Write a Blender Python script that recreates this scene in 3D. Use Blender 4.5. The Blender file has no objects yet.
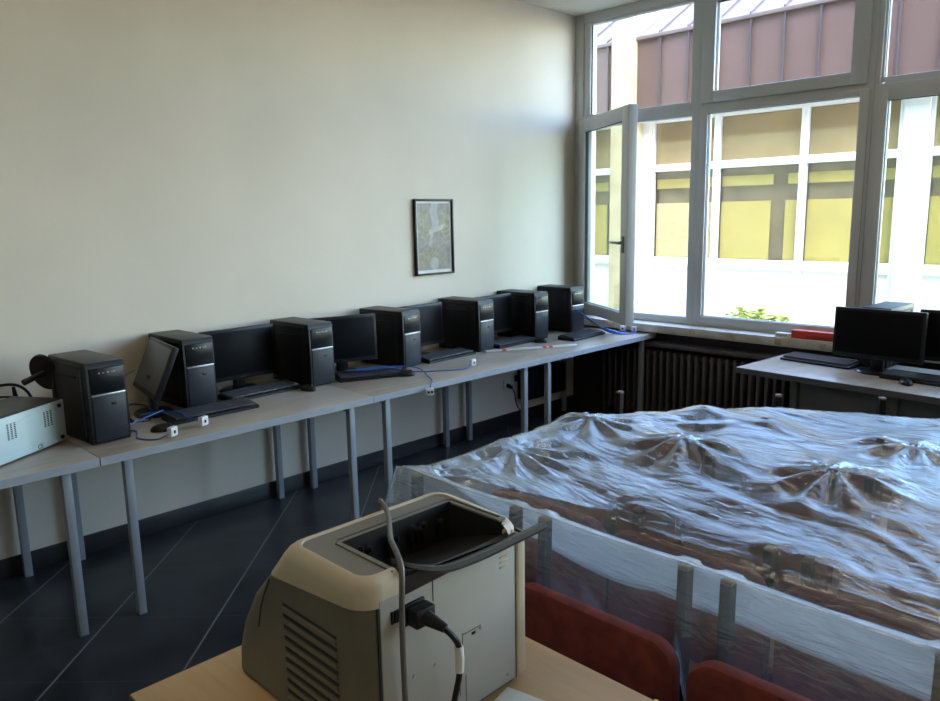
import bpy, bmesh, math, random
import numpy as np
from mathutils import Vector, Matrix
R = math.radians
sc = bpy.context.scene
COL = sc.collection
random.seed(7); rng = np.random.default_rng(7)

# ------------------------------------------------------------------ materials
def mat(name, col, rough=.5, metal=0., var=.06, scale=12., bump=0., bscale=60., col2=None, spec=.5, coat=0.):
    m = bpy.data.materials.new(name); m.use_nodes = True
    nt = m.node_tree; b = nt.nodes['Principled BSDF']
    b.inputs['Roughness'].default_value = rough; b.inputs['Metallic'].default_value = metal
    b.inputs['Specular IOR Level'].default_value = spec
    if coat: b.inputs['Coat Weight'].default_value = coat
    tc = nt.nodes.new('ShaderNodeTexCoord')
    n = nt.nodes.new('ShaderNodeTexNoise'); n.inputs['Scale'].default_value = scale; n.inputs['Detail'].default_value = 5
    r = nt.nodes.new('ShaderNodeValToRGB')
    c2 = col2 or tuple(max(0, c*(1-var*2)) for c in col)
    r.color_ramp.elements[0].position = .32; r.color_ramp.elements[1].position = .68
    r.color_ramp.elements[0].color = (*c2, 1)
    r.color_ramp.elements[1].color = (*[min(1, c*(1+var)) for c in col], 1)
    nt.links.new(tc.outputs['Object'], n.inputs['Vector']); nt.links.new(n.outputs['Fac'], r.inputs['Fac'])
    nt.links.new(r.outputs['Color'], b.inputs['Base Color'])
    if bump:
        n2 = nt.nodes.new('ShaderNodeTexNoise'); n2.inputs['Scale'].default_value = bscale; n2.inputs['Detail'].default_value = 4
        bp = nt.nodes.new('ShaderNodeBump'); bp.inputs['Strength'].default_value = bump; bp.inputs['Distance'].default_value = .01
        nt.links.new(tc.outputs['Object'], n2.inputs['Vector']); nt.links.new(n2.outputs['Fac'], bp.inputs['Height'])
        nt.links.new(bp.outputs['Normal'], b.inputs['Normal'])
    return m
def nd(nt, t, **k):
    n = nt.nodes.new(t)
    for a, v in k.items(): setattr(n, a, v)
    return n
def wood(name, c1, c2, rough=.4, sx=2., sy=22.):
    m = mat(name, c1, rough); nt = m.node_tree
    n = next(x for x in nt.nodes if x.type == 'TEX_NOISE'); tc = next(x for x in nt.nodes if x.type == 'TEX_COORD')
    mp = nd(nt, 'ShaderNodeMapping'); mp.inputs['Scale'].default_value = (sx, sy, sy)
    nt.links.new(tc.outputs['Object'], mp.inputs['Vector']); nt.links.new(mp.outputs['Vector'], n.inputs['Vector'])
    n.inputs['Scale'].default_value = 1.; n.inputs['Distortion'].default_value = .6
    r = next(x for x in nt.nodes if x.type == 'VALTORGB')
    r.color_ramp.elements[0].color = (*c2, 1); r.color_ramp.elements[1].color = (*c1, 1)
    return m
M = {}
M['wall'] = mat('wall_paint', (.79, .71, .60), .9, var=.025, scale=1.6, bump=.05, bscale=35, spec=.2)
M['ceil'] = mat('ceiling_paint', (.80, .76, .66), .9, var=.02, scale=2, spec=.2)
M['skirt'] = mat('dark_tile_skirting', (.030, .027, .027), .35, var=.1, scale=6)
M['parapet'] = mat('dark_brown_paint', (.055, .044, .043), .55, var=.1)
M['radiator'] = mat('radiator_brown', (.095, .080, .084), .45, var=.08)
M['pvc'] = mat('white_pvc', (.50, .50, .485), .35, var=.02, scale=5)
M['gasket'] = mat('black_gasket', (.02, .02, .022), .6)
M['marble'] = mat('marble_sill', (.62, .59, .54), .3, var=.05, scale=9, col2=(.50, .42, .34))
M['desk'] = wood('grey_laminate', (.44, .37, .30), (.33, .28, .23), .3, 12., 2.)
M['desk_edge'] = mat('grey_edge_band', (.40, .41, .43), .4, var=.03)
M['leg'] = mat('grey_painted_steel', (.30, .32, .34), .38, var=.03)
M['rleg'] = mat('dark_grey_panel', (.10, .10, .105), .5, var=.05)
M['black'] = mat('black_plastic', (.010, .010, .012), .42, var=.1, spec=.3)
M['case'] = mat('black_case_steel', (.010, .010, .012), .4, var=.08, spec=.25)
M['casetop'] = mat('dark_grey_case_top', (.06, .057, .053), .5, var=.08)
M['bezel'] = mat('charcoal_bezel', (.024, .027, .035), .42, var=.05, spec=.3)
M['gloss'] = mat('gloss_black', (.007, .007, .009), .3, var=.1, spec=.25)
M['screen'] = mat('dark_screen', (.006, .006, .008), .4, var=.05, scale=2, spec=.08)
M['reflscreen'] = mat('reflection_screen', (.10, .105, .105), .4, var=.05, scale=2)  # pale wall mirrored in the panel, painted as a grey base colour
M['keys'] = mat('black_keys', (.06, .063, .072), .28, var=.08)
M['silver'] = mat('silver_trim', (.5, .5, .52), .3, .7, var=.03)
M['blue'] = mat('blue_cable', (.035, .13, .44), .4, var=.05)
M['white'] = mat('white_plastic', (.72, .72, .70), .4, var=.03)
M['red'] = mat('red_plastic', (.62, .05, .02), .45, var=.06)
M['devwhite'] = mat('pale_blue_white_plastic', (.55, .66, .66), .4, var=.04, scale=6)
M['devblack'] = mat('dusty_dark_top', (.045, .042, .036), .45, var=.2, scale=10)
M['beige'] = mat('printer_beige', (.60, .52, .38), .45, var=.02)
M['pgrey'] = mat('printer_grey_top', (.20, .19, .16), .5, var=.03)
M['polive'] = mat('printer_olive_side', (.155, .145, .108), .55, var=.04)
M['ppanel'] = mat('printer_rear_steel', (.42, .405, .36), .45, var=.04, scale=5)
M['pdark'] = mat('printer_tray_black', (.014, .014, .015), .4, var=.1)
M['plip'] = mat('printer_lip_grey', (.055, .056, .058), .35, var=.05)
M['usb'] = mat('grey_cable', (.12, .11, .10), .45)
M['ptable'] = wood('light_beech', (.62, .42, .21), (.54, .355, .17), .42, 3., 30.)
M['ptedge'] = mat('dark_table_edge', (.06, .045, .035), .5)
M['redcloth'] = mat('red_brown_upholstery', (.21, .036, .026), .8, var=.15, scale=25, bump=.25, bscale=300)
M['seat'] = wood('tan_seat', (.40, .24, .14), (.32, .18, .10), .5, 4, 20)
M['post'] = mat('dark_chair_post', (.014, .011, .010), .6, var=.1, spec=.12)
M['cap'] = mat('lit_post_cap', (.16, .125, .09), .5)  # window light on the post tops put into a paler tan
M['yellow'] = mat('yellow_scrap', (.72, .55, .06), .6)
M['paper'] = mat('white_paper', (.75, .75, .70), .7)
# outside
M['mauve'] = mat('mauve_metal', (.135, .084, .071), .5, var=.06, scale=2.)
M['seam'] = mat('seam_metal', (.08, .065, .07), .5)
M['roof'] = mat('sunlit_roof_metal', (.16, .125, .118), .5, var=.05, scale=2)  # paler than the cladding: sun on the slope put into its colour
M['concrete'] = mat('cream_concrete', (.55, .46, .27), .8, var=.1, scale=3)
M['fwhite'] = mat('facade_white_frame', (.80, .80, .80), .5, var=.02)
M['fpanel'] = mat('facade_white_panel', (.80, .77, .73), .5, var=.02)
M['tan'] = mat('tan_blind', (.44, .30, .12), .8, var=.1, scale=1.2)
M['dim'] = mat('grey_tan_inside', (.24, .185, .10), .8, var=.15, scale=2)
M['yellowc'] = mat('yellow_curtain', (.60, .48, .12), .8, var=.05, scale=1.5)
M['yellowl'] = mat('pale_yellow_curtain', (.66, .57, .30), .8, var=.05)
M['leaf'] = mat('yellow_green_leaf', (.50, .52, .09), .6, var=.3, scale=14)
M['ground'] = mat('courtyard_paving', (.24, .23, .20), .8, var=.1, scale=3)
def schlick(nt, facing, out, r0, nrm=None):
    p = nd(nt, 'ShaderNodeMath', operation='POWER'); p.inputs[1].default_value = 5; nt.links.new(facing, p.inputs[0])
    m = nd(nt, 'ShaderNodeMath', operation='MULTIPLY_ADD'); m.inputs[1].default_value = 1-r0; m.inputs[2].default_value = r0
    nt.links.new(p.outputs[0], m.inputs[0]); nt.links.new(m.outputs[0], out)
def glass_mat(name, refl=1.45, tint=(1, 1, 1)):
    m = bpy.data.materials.new(name); m.use_nodes = True; nt = m.node_tree; nt.nodes.clear()
    out = nd(nt, 'ShaderNodeOutputMaterial'); mx = nd(nt, 'ShaderNodeMixShader'); t = nd(nt, 'ShaderNodeBsdfTransparent')
    g = nd(nt, 'ShaderNodeBsdfGlossy'); g.inputs['Roughness'].default_value = .02; f = nd(nt, 'ShaderNodeLayerWeight')
    t.inputs['Color'].default_value = (*tint, 1)
    schlick(nt, f.outputs['Facing'], mx.inputs[0], .06)
    nt.links.new(t.outputs[0], mx.inputs[1]); nt.links.new(g.outputs[0], mx.inputs[2]); nt.links.new(mx.outputs[0], out.inputs[0])
    return m
M['glass'] = glass_mat('window_glass', 1.45, (.97, .98, .97))
M['sashglass'] = glass_mat('sash_glass', 1.45, (.84, .88, .84))
def floor_mat():
    m = mat('dark_slate_tiles', (.036, .039, .045), .28, var=.25, scale=3.5, bump=.03, bscale=14); nt = m.node_tree
    b = nt.nodes['Principled BSDF']; ramp = next(x for x in nt.nodes if x.type == 'VALTORGB'); tc = next(x for x in nt.nodes if x.type == 'TEX_COORD')
    sx = nd(nt, 'ShaderNodeSeparateXYZ'); nt.links.new(tc.outputs['Object'], sx.inputs[0])
    def line(op, off, half):
        a = nd(nt, 'ShaderNodeMath', operation=op); nt.links.new(sx.outputs[0], a.inputs[0]); nt.links.new(sx.outputs[1], a.inputs[1])
        o = nd(nt, 'ShaderNodeMath', operation='ADD'); nt.links.new(a.outputs[0], o.inputs[0]); o.inputs[1].default_value = 66-off
        w = nd(nt, 'ShaderNodeMath', operation='PINGPONG'); nt.links.new(o.outputs[0], w.inputs[0]); w.inputs[1].default_value = .33
        c = nd(nt, 'ShaderNodeMath', operation='LESS_THAN'); nt.links.new(w.outputs[0], c.inputs[0]); c.inputs[1].default_value = half
        return c
    l1 = line('ADD', 1.13, .0055); l2 = line('SUBTRACT', .40, .003)
    m1 = nd(nt, 'ShaderNodeMixRGB'); m1.inputs[2].default_value = (.075, .075, .078, 1); nt.links.new(l2.outputs[0], m1.inputs[0]); nt.links.new(ramp.outputs[0], m1.inputs[1])
    m2 = nd(nt, 'ShaderNodeMixRGB'); m2.inputs[2].default_value = (.20, .20, .20, 1); nt.links.new(l1.outputs[0], m2.inputs[0]); nt.links.new(m1.outputs[0], m2.inputs[1])
    nt.links.new(m2.outputs[0], b.inputs['Base Color'])
    return m
M['floor'] = floor_mat()
def sheet_mat():
    m = bpy.data.materials.new('clear_plastic_sheet'); m.use_nodes = True; nt = m.node_tree; nt.nodes.clear()
    out = nd(nt, 'ShaderNodeOutputMaterial'); tc = nd(nt, 'ShaderNodeTexCoord')
    mp = nd(nt, 'ShaderNodeMapping'); mp.inputs['Scale'].default_value = (7., 30., 24.); mp.inputs['Rotation'].default_value = (0, 0, R(14))
    n = nd(nt, 'ShaderNodeTexNoise'); n.inputs['Scale'].default_value = 1.5; n.inputs['Detail'].default_value = 6; n.inputs['Distortion'].default_value = .8
    nt.links.new(tc.outputs['Object'], mp.inputs[0]); nt.links.new(mp.outputs[0], n.inputs['Vector'])
    bp = nd(nt, 'ShaderNodeBump'); bp.inputs['Strength'].default_value = .55; bp.inputs['Distance'].default_value = .012; nt.links.new(n.outputs['Fac'], bp.inputs['Height'])
    tr = nd(nt, 'ShaderNodeBsdfTransparent'); tr.inputs['Color'].default_value = (.95, .96, .97, 1)
    df = nd(nt, 'ShaderNodeBsdfDiffuse'); df.inputs['Color'].default_value = (.68, .75, .84, 1)
    tl = nd(nt, 'ShaderNodeBsdfTranslucent'); tl.inputs['Color'].default_value = (.62, .70, .80, 1)
    gl = nd(nt, 'ShaderNodeBsdfGlossy'); gl.inputs['Roughness'].default_value = .16; gl.inputs['Color'].default_value = (.86, .94, 1, 1)
    dt = nd(nt, 'ShaderNodeMixShader'); dt.inputs[0].default_value = .6; nt.links.new(df.outputs[0], dt.inputs[1]); nt.links.new(tl.outputs[0], dt.inputs[2])
    lw = nd(nt, 'ShaderNodeLayerWeight'); lw.inputs['Blend'].default_value = .5
    mr = nd(nt, 'ShaderNodeMapRange'); mr.inputs[1].default_value = .30; mr.inputs[2].default_value = .66; mr.inputs[3].default_value = .09; mr.inputs[4].default_value = .82
    nt.links.new(lw.outputs['Facing'], mr.inputs[0])
    m1 = nd(nt, 'ShaderNodeMixShader'); nt.links.new(mr.outputs[0], m1.inputs[0]); nt.links.new(tr.outputs[0], m1.inputs[1]); nt.links.new(dt.outputs[0], m1.inputs[2])
    fr = nd(nt, 'ShaderNodeLayerWeight'); nt.links.new(bp.outputs[0], fr.inputs['Normal'])
    m2 = nd(nt, 'ShaderNodeMixShader'); schlick(nt, fr.outputs['Facing'], m2.inputs[0], .19); nt.links.new(m1.outputs[0], m2.inputs[1]); nt.links.new(gl.outputs[0], m2.inputs[2])
    for s in (df, tl, gl): nt.links.new(bp.outputs[0], s.inputs['Normal'])
    nt.links.new(m2.outputs[0], out.inputs[0])
    return m
M['sheet'] = sheet_mat()

# ------------------------------------------------------------------ mesh helpers
class MB:
    def __init__(s): s.bm = bmesh.new()
    def box(s, x0, x1, y0, y1, z0, z1, bev=0., seg=2, mtx=None):
        r = bmesh.ops.create_cube(s.bm, size=1.); v = r['verts']
        for q in v: q.co = Vector(((x0+x1)/2+q.co.x*(x1-x0), (y0+y1)/2+q.co.y*(y1-y0), (z0+z1)/2+q.co.z*(z1-z0)))
        if bev:
            e = list({e for q in v for e in q.link_edges})
            r = bmesh.ops.bevel(s.bm, geom=e, offset=bev, segments=seg, affect='EDGES', profile=.5)
            v = list({q for f in r['faces'] for q in f.verts} | {q for q in v if q.is_valid})
        if mtx is not None: bmesh.ops.transform(s.bm, matrix=mtx, verts=v)
        return s
    def cyl(s, p0, p1, r0, r1=None, seg=16):
        p0, p1 = Vector(p0), Vector(p1); d = p1-p0; r1 = r0 if r1 is None else r1
        r = bmesh.ops.create_cone(s.bm, cap_ends=True, segments=seg, radius1=r0, radius2=r1, depth=d.length)
        q = d.to_track_quat('Z', 'Y').to_matrix().to_4x4(); q.translation = (p0+p1)/2
        bmesh.ops.transform(s.bm, matrix=q, verts=r['verts']); return s
    def sphere(s, c, r, sc_=(1, 1, 1), seg=16):
        g = bmesh.ops.create_uvsphere(s.bm, u_segments=seg, v_segments=seg//2, radius=r)
        bmesh.ops.transform(s.bm, matrix=Matrix.Translation(c) @ Matrix.Diagonal((*sc_, 1)), verts=g['verts']); return s
    def tube(s, pts, r, seg=8, smooth=6):
        P = spline(pts, smooth) if smooth else [Vector(p) for p in pts]; rings = []
        up = Vector((0, 0, 1)); n = None
        for i, p in enumerate(P):
            t = (P[min(i+1, len(P)-1)]-P[max(i-1, 0)]).normalized()
            if n is None: n = t.cross(up) if abs(t.z) < .95 else t.cross(Vector((1, 0, 0)))
            n = (n - t*n.dot(t)).normalized(); b = t.cross(n)
            rings.append([s.bm.verts.new(p+(n*math.cos(a)+b*math.sin(a))*r) for a in [2*math.pi*k/seg for k in range(seg)]])
        for a, b in zip(rings, rings[1:]):
            for k in range(seg): s.bm.faces.new((a[k], a[(k+1) % seg], b[(k+1) % seg], b[k]))
        s.bm.faces.new(rings[0][::-1]); s.bm.faces.new(rings[-1]); return s
    def loft(s, loops, cap=True, closed=True):
        L = [[s.bm.verts.new(p) for p in lp] for lp in loops]; n = len(L[0])
        for a, b in zip(L, L[1:]):
            for k in range(n if closed else n-1): s.bm.faces.new((a[k], a[(k+1) % n], b[(k+1) % n], b[k]))
        if cap and closed: s.bm.faces.new(L[0][::-1]); s.bm.faces.new(L[-1])
        return s
    def xf(s, m): bmesh.ops.transform(s.bm, matrix=m, verts=s.bm.verts[:]); return s
    def build(s, name, m, parent=None, angle=35):
        bmesh.ops.recalc_face_normals(s.bm, faces=s.bm.faces[:])
        me = bpy.data.meshes.new(name); s.bm.to_mesh(me); s.bm.free()
        me.polygons.foreach_set('use_smooth', [True]*len(me.polygons)); me.set_sharp_from_angle(angle=R(angle))
        me.materials.append(M[m] if isinstance(m, str) else m)
        o = bpy.data.objects.new(name, me); COL.objects.link(o)
        if parent: o.parent = parent
        return o
def pieces(o):
    """split a mesh into one object per loose piece, all under the same parent"""
    bm = bmesh.new(); bm.from_mesh(o.data); bm.verts.ensure_lookup_table(); seen = set(); groups = []
    for v in bm.verts:
        if v.index in seen: continue
        st = [v]; seen.add(v.index); g = []
        while st:
            a = st.pop(); g.append(a.index)
            for e in a.link_edges:
                b = e.other_vert(a)
                if b.index not in seen: seen.add(b.index); st.append(b)
        groups.append(set(g))
    bm.free()
    for i, g in enumerate(groups):
        b = bmesh.new(); b.from_mesh(o.data); b.verts.ensure_lookup_table()
        bmesh.ops.delete(b, geom=[v for v in b.verts if v.index not in g], context='VERTS')
        me = o.data.copy(); b.to_mesh(me); b.free(); q = bpy.data.objects.new(o.name.split('.')[0], me); COL.objects.link(q); q.parent = o.parent
    bpy.data.objects.remove(o)
def spline(pts, k=6):
    P = [Vector(p) for p in pts]; out = []
    Q = [P[0]*2-P[1]]+P+[P[-1]*2-P[-2]]
    for i in range(1, len(Q)-2):
        a, b, c, d = Q[i-1:i+3]
        for j in range(k):
            t = j/k
            out.append(.5*((2*b)+(c-a)*t+(2*a-5*b+4*c-d)*t*t+(3*b-a-3*c+d)*t**3))
    out.append(P[-1]); return out
def rrect(w, h, r, n=6, cx=0, cy=0):
    pts = []
    for (sx, sy, a0) in ((1, 1, 0), (-1, 1, 90), (-1, -1, 180), (1, -1, 270)):
        for k in range(n+1):
            a = R(a0+90*k/n); pts.append((cx+sx*(w/2-r)+r*math.cos(a), cy+sy*(h/2-r)+r*math.sin(a)))
    return pts
def tag(o, label=None, cat=None, group=None, kind=None):
    if label: o['label'] = label
    if cat: o['category'] = cat
    if group: o['group'] = group
    if kind: o['kind'] = kind
    return o
def thing(name, label, cat, loc=(0, 0, 0), rz=0, group=None):
    o = bpy.data.objects.new(name, None); COL.objects.link(o); o.empty_display_size = .1
    o.location = loc; o.rotation_euler = (0, 0, rz); return tag(o, label, cat, group)
def copy_tree(o, parent=None):
    c = o.copy(); COL.objects.link(c)
    if parent: c.parent = parent
    for ch in [x for x in o.children]: copy_tree(ch, c)
    return c
def struct(o, label): return tag(o, label, None, None, 'structure')

# ------------------------------------------------------------------ the room
XR, YB, D, H = 7.4, -3.4, 5.30, 3.28
struct(MB().box(-.25, XR+.25, YB-.25, D+.3, -.15, 0).build('floor', 'floor'), 'dark slate tiled floor laid on the diagonal')
struct(MB().box(-.25, XR+.25, YB-.25, D+.3, H, H+.2).build('ceiling', 'ceil'), 'pale ceiling above the window')
struct(MB().box(-.25, 0, YB-.25, D+.3, 0, H).build('wall_left', 'wall'), 'long off-white plastered wall behind the computers')
struct(MB().box(XR, XR+.25, YB-.25, D+.3, 0, H).build('wall_right', 'wall'), 'plain off-white wall outside the picture')
struct(MB().box(-.25, XR+.25, YB-.25, YB, 0, H).build('wall_back', 'wall'), 'plain off-white wall behind the viewer')
struct(MB().box(0, XR, D, D+.25, 0, .80).build('wall_window', 'parapet'), 'dark brown wall below the windows')
struct(MB().box(0, .014, YB, D, 0, .10, .003).build('baseboard_left', 'skirt'), 'dark tile baseboard along the long wall')
# sill
s = MB(); s.box(0.005, XR, 5.15, D+.1, .762, .826, .006)
struct(s.build('trim_1', 'marble'), 'pale marble window sill with tan patches')
b = MB()
for x in (.47, .62, .93, 1.20, 1.52, 1.85, 2.15, 2.6, 3.0):
    b.box(x, x+.05, 5.147, 5.150, .772, .812, .001)
struct(b.build('trim_2', mat('tan_patches', (.52, .41, .32), .5, var=.15, scale=20)), 'tan patches on the front of the marble sill')
s = MB(); s.box(.45, XR, 5.13, D, .655, .685, .004); struct(s.build('trim_3', 'radiator'), 'narrow dark ledge over the radiators')

struct(MB().box(-10, 12, YB-1, D+.3, H+.2, 10.5).build('wall_skyblock', 'mauve'), 'upper storeys of the room\'s own building')  # added mass out of view; blocks sky light from the facing facade
struct(MB().box(-10, -.25, YB-1, D+.3, -.3, H+.2).build('wall_glareblock', 'concrete'), 'unseen building block added to keep bright sky out of the facing panes')  # added out of view so the facing panes do not mirror open sky
# windows: three units side by side; the first is open
def bars(mb, x0, x1, z0, z1, wl, wr, wb, wt, y0, y1, bev=.006):
    mb.box(x0, x0+wl, y0, y1, z0, z1, bev); mb.box(x1-wr, x1, y0, y1, z0, z1, bev)
    mb.box(x0+wl-.004, x1-wr+.004, y0+.001, y1-.001, z0, z0+wb, bev); mb.box(x0+wl-.004, x1-wr+.004, y0+.001, y1-.001, z1-wt, z1, bev)
def window(x, w, name, label, first=False):
    root = thing(name, None, None, (x, 0, 0)); struct(root, label)
    z0, z1 = .826, H; y0, y1 = 5.30, 5.375
    f = MB(); bars(f, 0, w, z0, z1, .085 if first else .035, .05, .06, .07, y0, y1)
    f.box(1.08, 1.16, y0, y1, z0+.02, z1-.02, .004)                     # central mullion
    f.box(.06, 1.10, y0+.002, y1, 2.385, 2.475, .004); f.box(1.14, w-.03, y0+.002, y1, 2.405, 2.465, .004)
    f.build('window_frame', 'pvc', root)
    # fixed upper light
    g = MB(); bars(g, .08 if first else .025, 1.085, 2.46, 3.23, .067 if first else .024, .025, .03, .04, y0+.012, y1-.01, .004); g.build('glazing_bead', 'pvc', root)
    MB().box(.145 if first else .048, 1.066, 5.335, 5.341, 2.485, 3.195).build('pane', 'glass', root)
    k = MB(); bars(k, .140 if first else .045, 1.070, 2.480, 3.20, .007, .006, .006, .007, 5.322, 5.343, 0); k.build('gasket', 'gasket', root)
    # top-hung upper sash
    a = MB(); bars(a, 1.155, w-.04, 2.462, 3.24, .10, .10, .08, .09, 5.278, 5.36, .006)
    a_o = a.build('top_sash', 'pvc', root)
    MB().box(1.25, w-.135, 5.325, 5.331, 2.54, 3.155).build('pane', 'glass', a_o)
    k = MB(); bars(k, 1.251, w-.136, 2.539, 3.153, .007, .006, .006, .007, 5.302, 5.332, 0); k.build('gasket', 'gasket', a_o)
    # lower fixed/closed light
    a = MB(); bars(a, 1.15, w-.02, .85, 2.43, .062, .06, .055, .04, 5.29, 5.36, .005); a_o = a.build('lower_sash', 'pvc', root)
    MB().box(1.205, w-.075, 5.325, 5.331, .90, 2.395).build('pane', 'glass', a_o)
    k = MB(); bars(k, 1.208, w-.076, .90, 2.396, .007, .005, .005, .007, 5.302, 5.332, 0); k.build('gasket', 'gasket', a_o)
    # side-hung sash, hinged on the left
    sr = bpy.data.objects.new('casement', None); COL.objects.link(sr); sr.parent = root
    q0 = 0 if first else .055; sl_ = .125 if first else .07; sr.location = (.08-q0, 5.30, 0); sr.rotation_euler = (0, 0, R(-32.4) if first else 0)
    a = MB(); bars(a, 0, 1.0+q0, .865, 2.445, sl_, .115, .085, .10, -.035, .035, .006); a.build('casement_frame', 'pvc', sr)
    MB().box(sl_-.005, .89+q0, -.004, .004, .94, 2.35).build('pane', 'sashglass', sr)
    k = MB(); bars(k, sl_-.003, .888+q0, .946, 2.348, .006, .005, .005, .006, -.02, .005, 0); k.build('gasket', 'gasket', sr)
    h = MB(); h.box(.925, .957, -.047, -.033, 1.40, 1.52, .004); h.box(.93, .95, -.075, -.045, 1.46, 1.485, .004); h.box(.80, .95, -.085, -.068, 1.464, 1.482, .004)
    h.build('window_handle', mat('grey_handle', (.22, .22, .21), .35, .3) if first else M['leg'], sr)
    return root
window(0, 2.33, 'window_1', 'white plastic window with its narrow casement standing open', True)
window(2.33, 2.33, 'window_2', 'white plastic window behind the second desk')
window(4.66, 2.74, 'window_3', 'white plastic window outside the picture')
v = MB().cyl((2.40, 5.285, 1.36), (2.40, 5.302, 1.36), .016); struct(v.build('trim_4', 'pvc'), 'small round cap on the window post')

# radiators under the window
def radiator(x0, n, label):
    t = thing('radiator', label, 'radiator', (x0, 5.21, 0), 0, 'ribbed radiators below the windows')
    f = MB()
    for i in range(n):
        x = i*.06
        f.box(x-.014, x+.014, -.06, .06, .10, .625, .012, 2)
    f.build('fins', 'radiator', t)
    p = MB(); p.cyl((-.03, 0, .585), (n*.06-.03, 0, .585), .022); p.cyl((-.03, 0, .14), (n*.06-.03, 0, .14), .022); pieces(p.build('pipe', 'radiator', t))
    q = MB(); q.box(-.01, .01, -.05, .05, 0, .12, .002); q.box((n-1)*.06-.01, (n-1)*.06+.01, -.05, .05, 0, .12, .002); pieces(q.build('foot', 'radiator', t))
radiator(.42, 15, 'dark brown ribbed radiator under the open casement behind the wall desks')
radiator(1.325, 20, 'dark brown ribbed radiator behind the plastic-covered chairs and the second desk')

# ------------------------------------------------------------------ desks
def desk(L, W, th=.036, mtop='desk'):
    t = thing('computer_desk', None, 'desk')
    top = MB().box(.0, W, 0, L, .75-th, .75, .002).build('tabletop', mtop, t)
    e = MB(); e.box(W-.001, W+.002, .001, L-.001, .75-th+.001, .749); e.build('edge_band', 'desk_edge', t)
    for x in (.035, W-.05):
        for y in (.12, L-.12):
            MB().box(x-.0175, x+.0175, y-.0175, y+.0175, 0, .714, .003).build('leg', 'leg', t)
    f = MB(); f.box(.05, W-.065, .112, .128, .68, .712); f.box(.05, W-.065, L-.128, L-.112, .68, .712); f.box(.027, .043, .12, L-.12, .68, .712); pieces(f.build('frame_rail', 'leg', t))
    return t
dl = ['grey laminate desk carrying the white-bottomed device at the start of the wall row',
      'grey laminate desk carrying the tower with the monitor leaned against its side',
      'grey laminate desk below the framed picture, with a white socket hanging over its edge',
      'grey laminate desk whose far end reaches the window sill']
d0 = desk(1.3985, .853)
for i, y in enumerate((-.385, 1.016, 2.416, 3.816)):
    o = d0 if i == 0 else copy_tree(d0)
    o.location = (.02, y, 0); o['label'] = dl[i]; o['group'] = 'computer desks along the wall'
# the end desk is cut short by the sill: it stands just in front of it
# second desk, right
t = thing('computer_desk', 'grey laminate desk with a dark front panel and two monitors beside the window', 'desk', (1.96, 4.36, 0), R(-4.5))
MB().box(0, 1.6, 0, .72, .714, .75, .002).build('tabletop', 'desk', t)
MB().box(.001, 1.6, -.003, .001, .715, .749).build('edge_band', 'rleg', t)
MB().box(.36, 1.56, .10, .118, .18, .712, .002).build('modesty_panel', 'rleg', t)
for x, y in ((.33, .10), (1.55, .10), (.33, .66), (1.55, .66)): MB().box(x-.0175, x+.0175, y-.0175, y+.0175, 0, .713, .003).build('leg', 'rleg', t)
MB().box(.86, .90, .075, .1, .15, .712, .002).build('post', 'rleg', t)

# ------------------------------------------------------------------ computers
def tower():
    t = thing('desktop_tower', None, 'computer')
    w, d, h = .165, .375, .36                                    # front faces +X; origin under the middle of the front edge
    c = MB(); c.box(-d, -.022, -w/2, w/2, .004, h-.004, .003); case = c.build('case', 'case', t)
    MB().box(-d+.002, -.004, -w/2+.001, w/2-.001, h-.006, h, .002).build('top_cover', 'casetop', t)
    for sy in (-1, 1):
        p = MB(); y = sy*w/2
        bars_y = [(-d+.012, -.035, .012, .03), (-d+.012, -.035, h-.035, h-.018)]
        for (a, b_, z0, z1) in bars_y: p.box(a, b_, min(y, y+sy*.003), max(y, y+sy*.003), z0, z1, .001)
        p.box(-d+.012, -d+.045, min(y, y+sy*.003), max(y, y+sy*.003), .03, h-.035, .001)
        p.box(-.06, -.035, min(y, y+sy*.003), max(y, y+sy*.003), .03, h-.035, .001)
        p.box(-d+.07, -.10, min(y, y+sy*.006), max(y, y+sy*.006), h-.075, h-.067, .001)
        p.build('side_panel', 'case', t)
    # front: rounded top, gloss drive bay above, charcoal door below
    f = MB()
    prof = [(-.024, .004), (0, .004), (.004, .03), (.006, .16), (.003, h-.02), (-.004, h-.004), (-.024, h)]
    f.loft([[(x, yy, z) for x, z in prof] for yy in (-w/2, -w/2+.004, w/2-.004, w/2)]); f.build('front_frame', 'case', t)
    MB().box(-.01, .0085, -w/2+.012, w/2-.008, .222, h-.028, .003).build('drive_bay', 'gloss', t)
    g = MB(); g.box(-.01, .0095, -w/2+.012, w/2-.008, .012, .214, .004); g.build('front_door', 'bezel', t)
    MB().box(-.01, .0115, -w/2+.012, w/2-.008, .212, .219, .001).build('trim_strip', 'silver', t)
    k = MB()
    for z in (.045, .062): MB().box(.009, .0103, -w/2+.014, w/2-.01, z, z+.002).build('door_groove', 'black', t)
    k.box(.009, .0105, .010, .028, .166, .178, .002); k.build('badge', 'black', t)
    q = MB()
    for i, y in enumerate((-.03, -.012, .008, .026, .036)): q.box(.008, .0095, y-.004, y+.004, h-.052, h-.048 if i % 2 else h-.046)
    q.build('port_marks', 'silver', t)
    ft = MB()
    for x in (-d+.03, -.05):
        for y in (-.06, .06): ft.cyl((x, y, 0), (x, y, .005), .01, seg=10)
    pieces(ft.build('rubber_foot', 'black', t))
    return t
T0 = tower()
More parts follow.
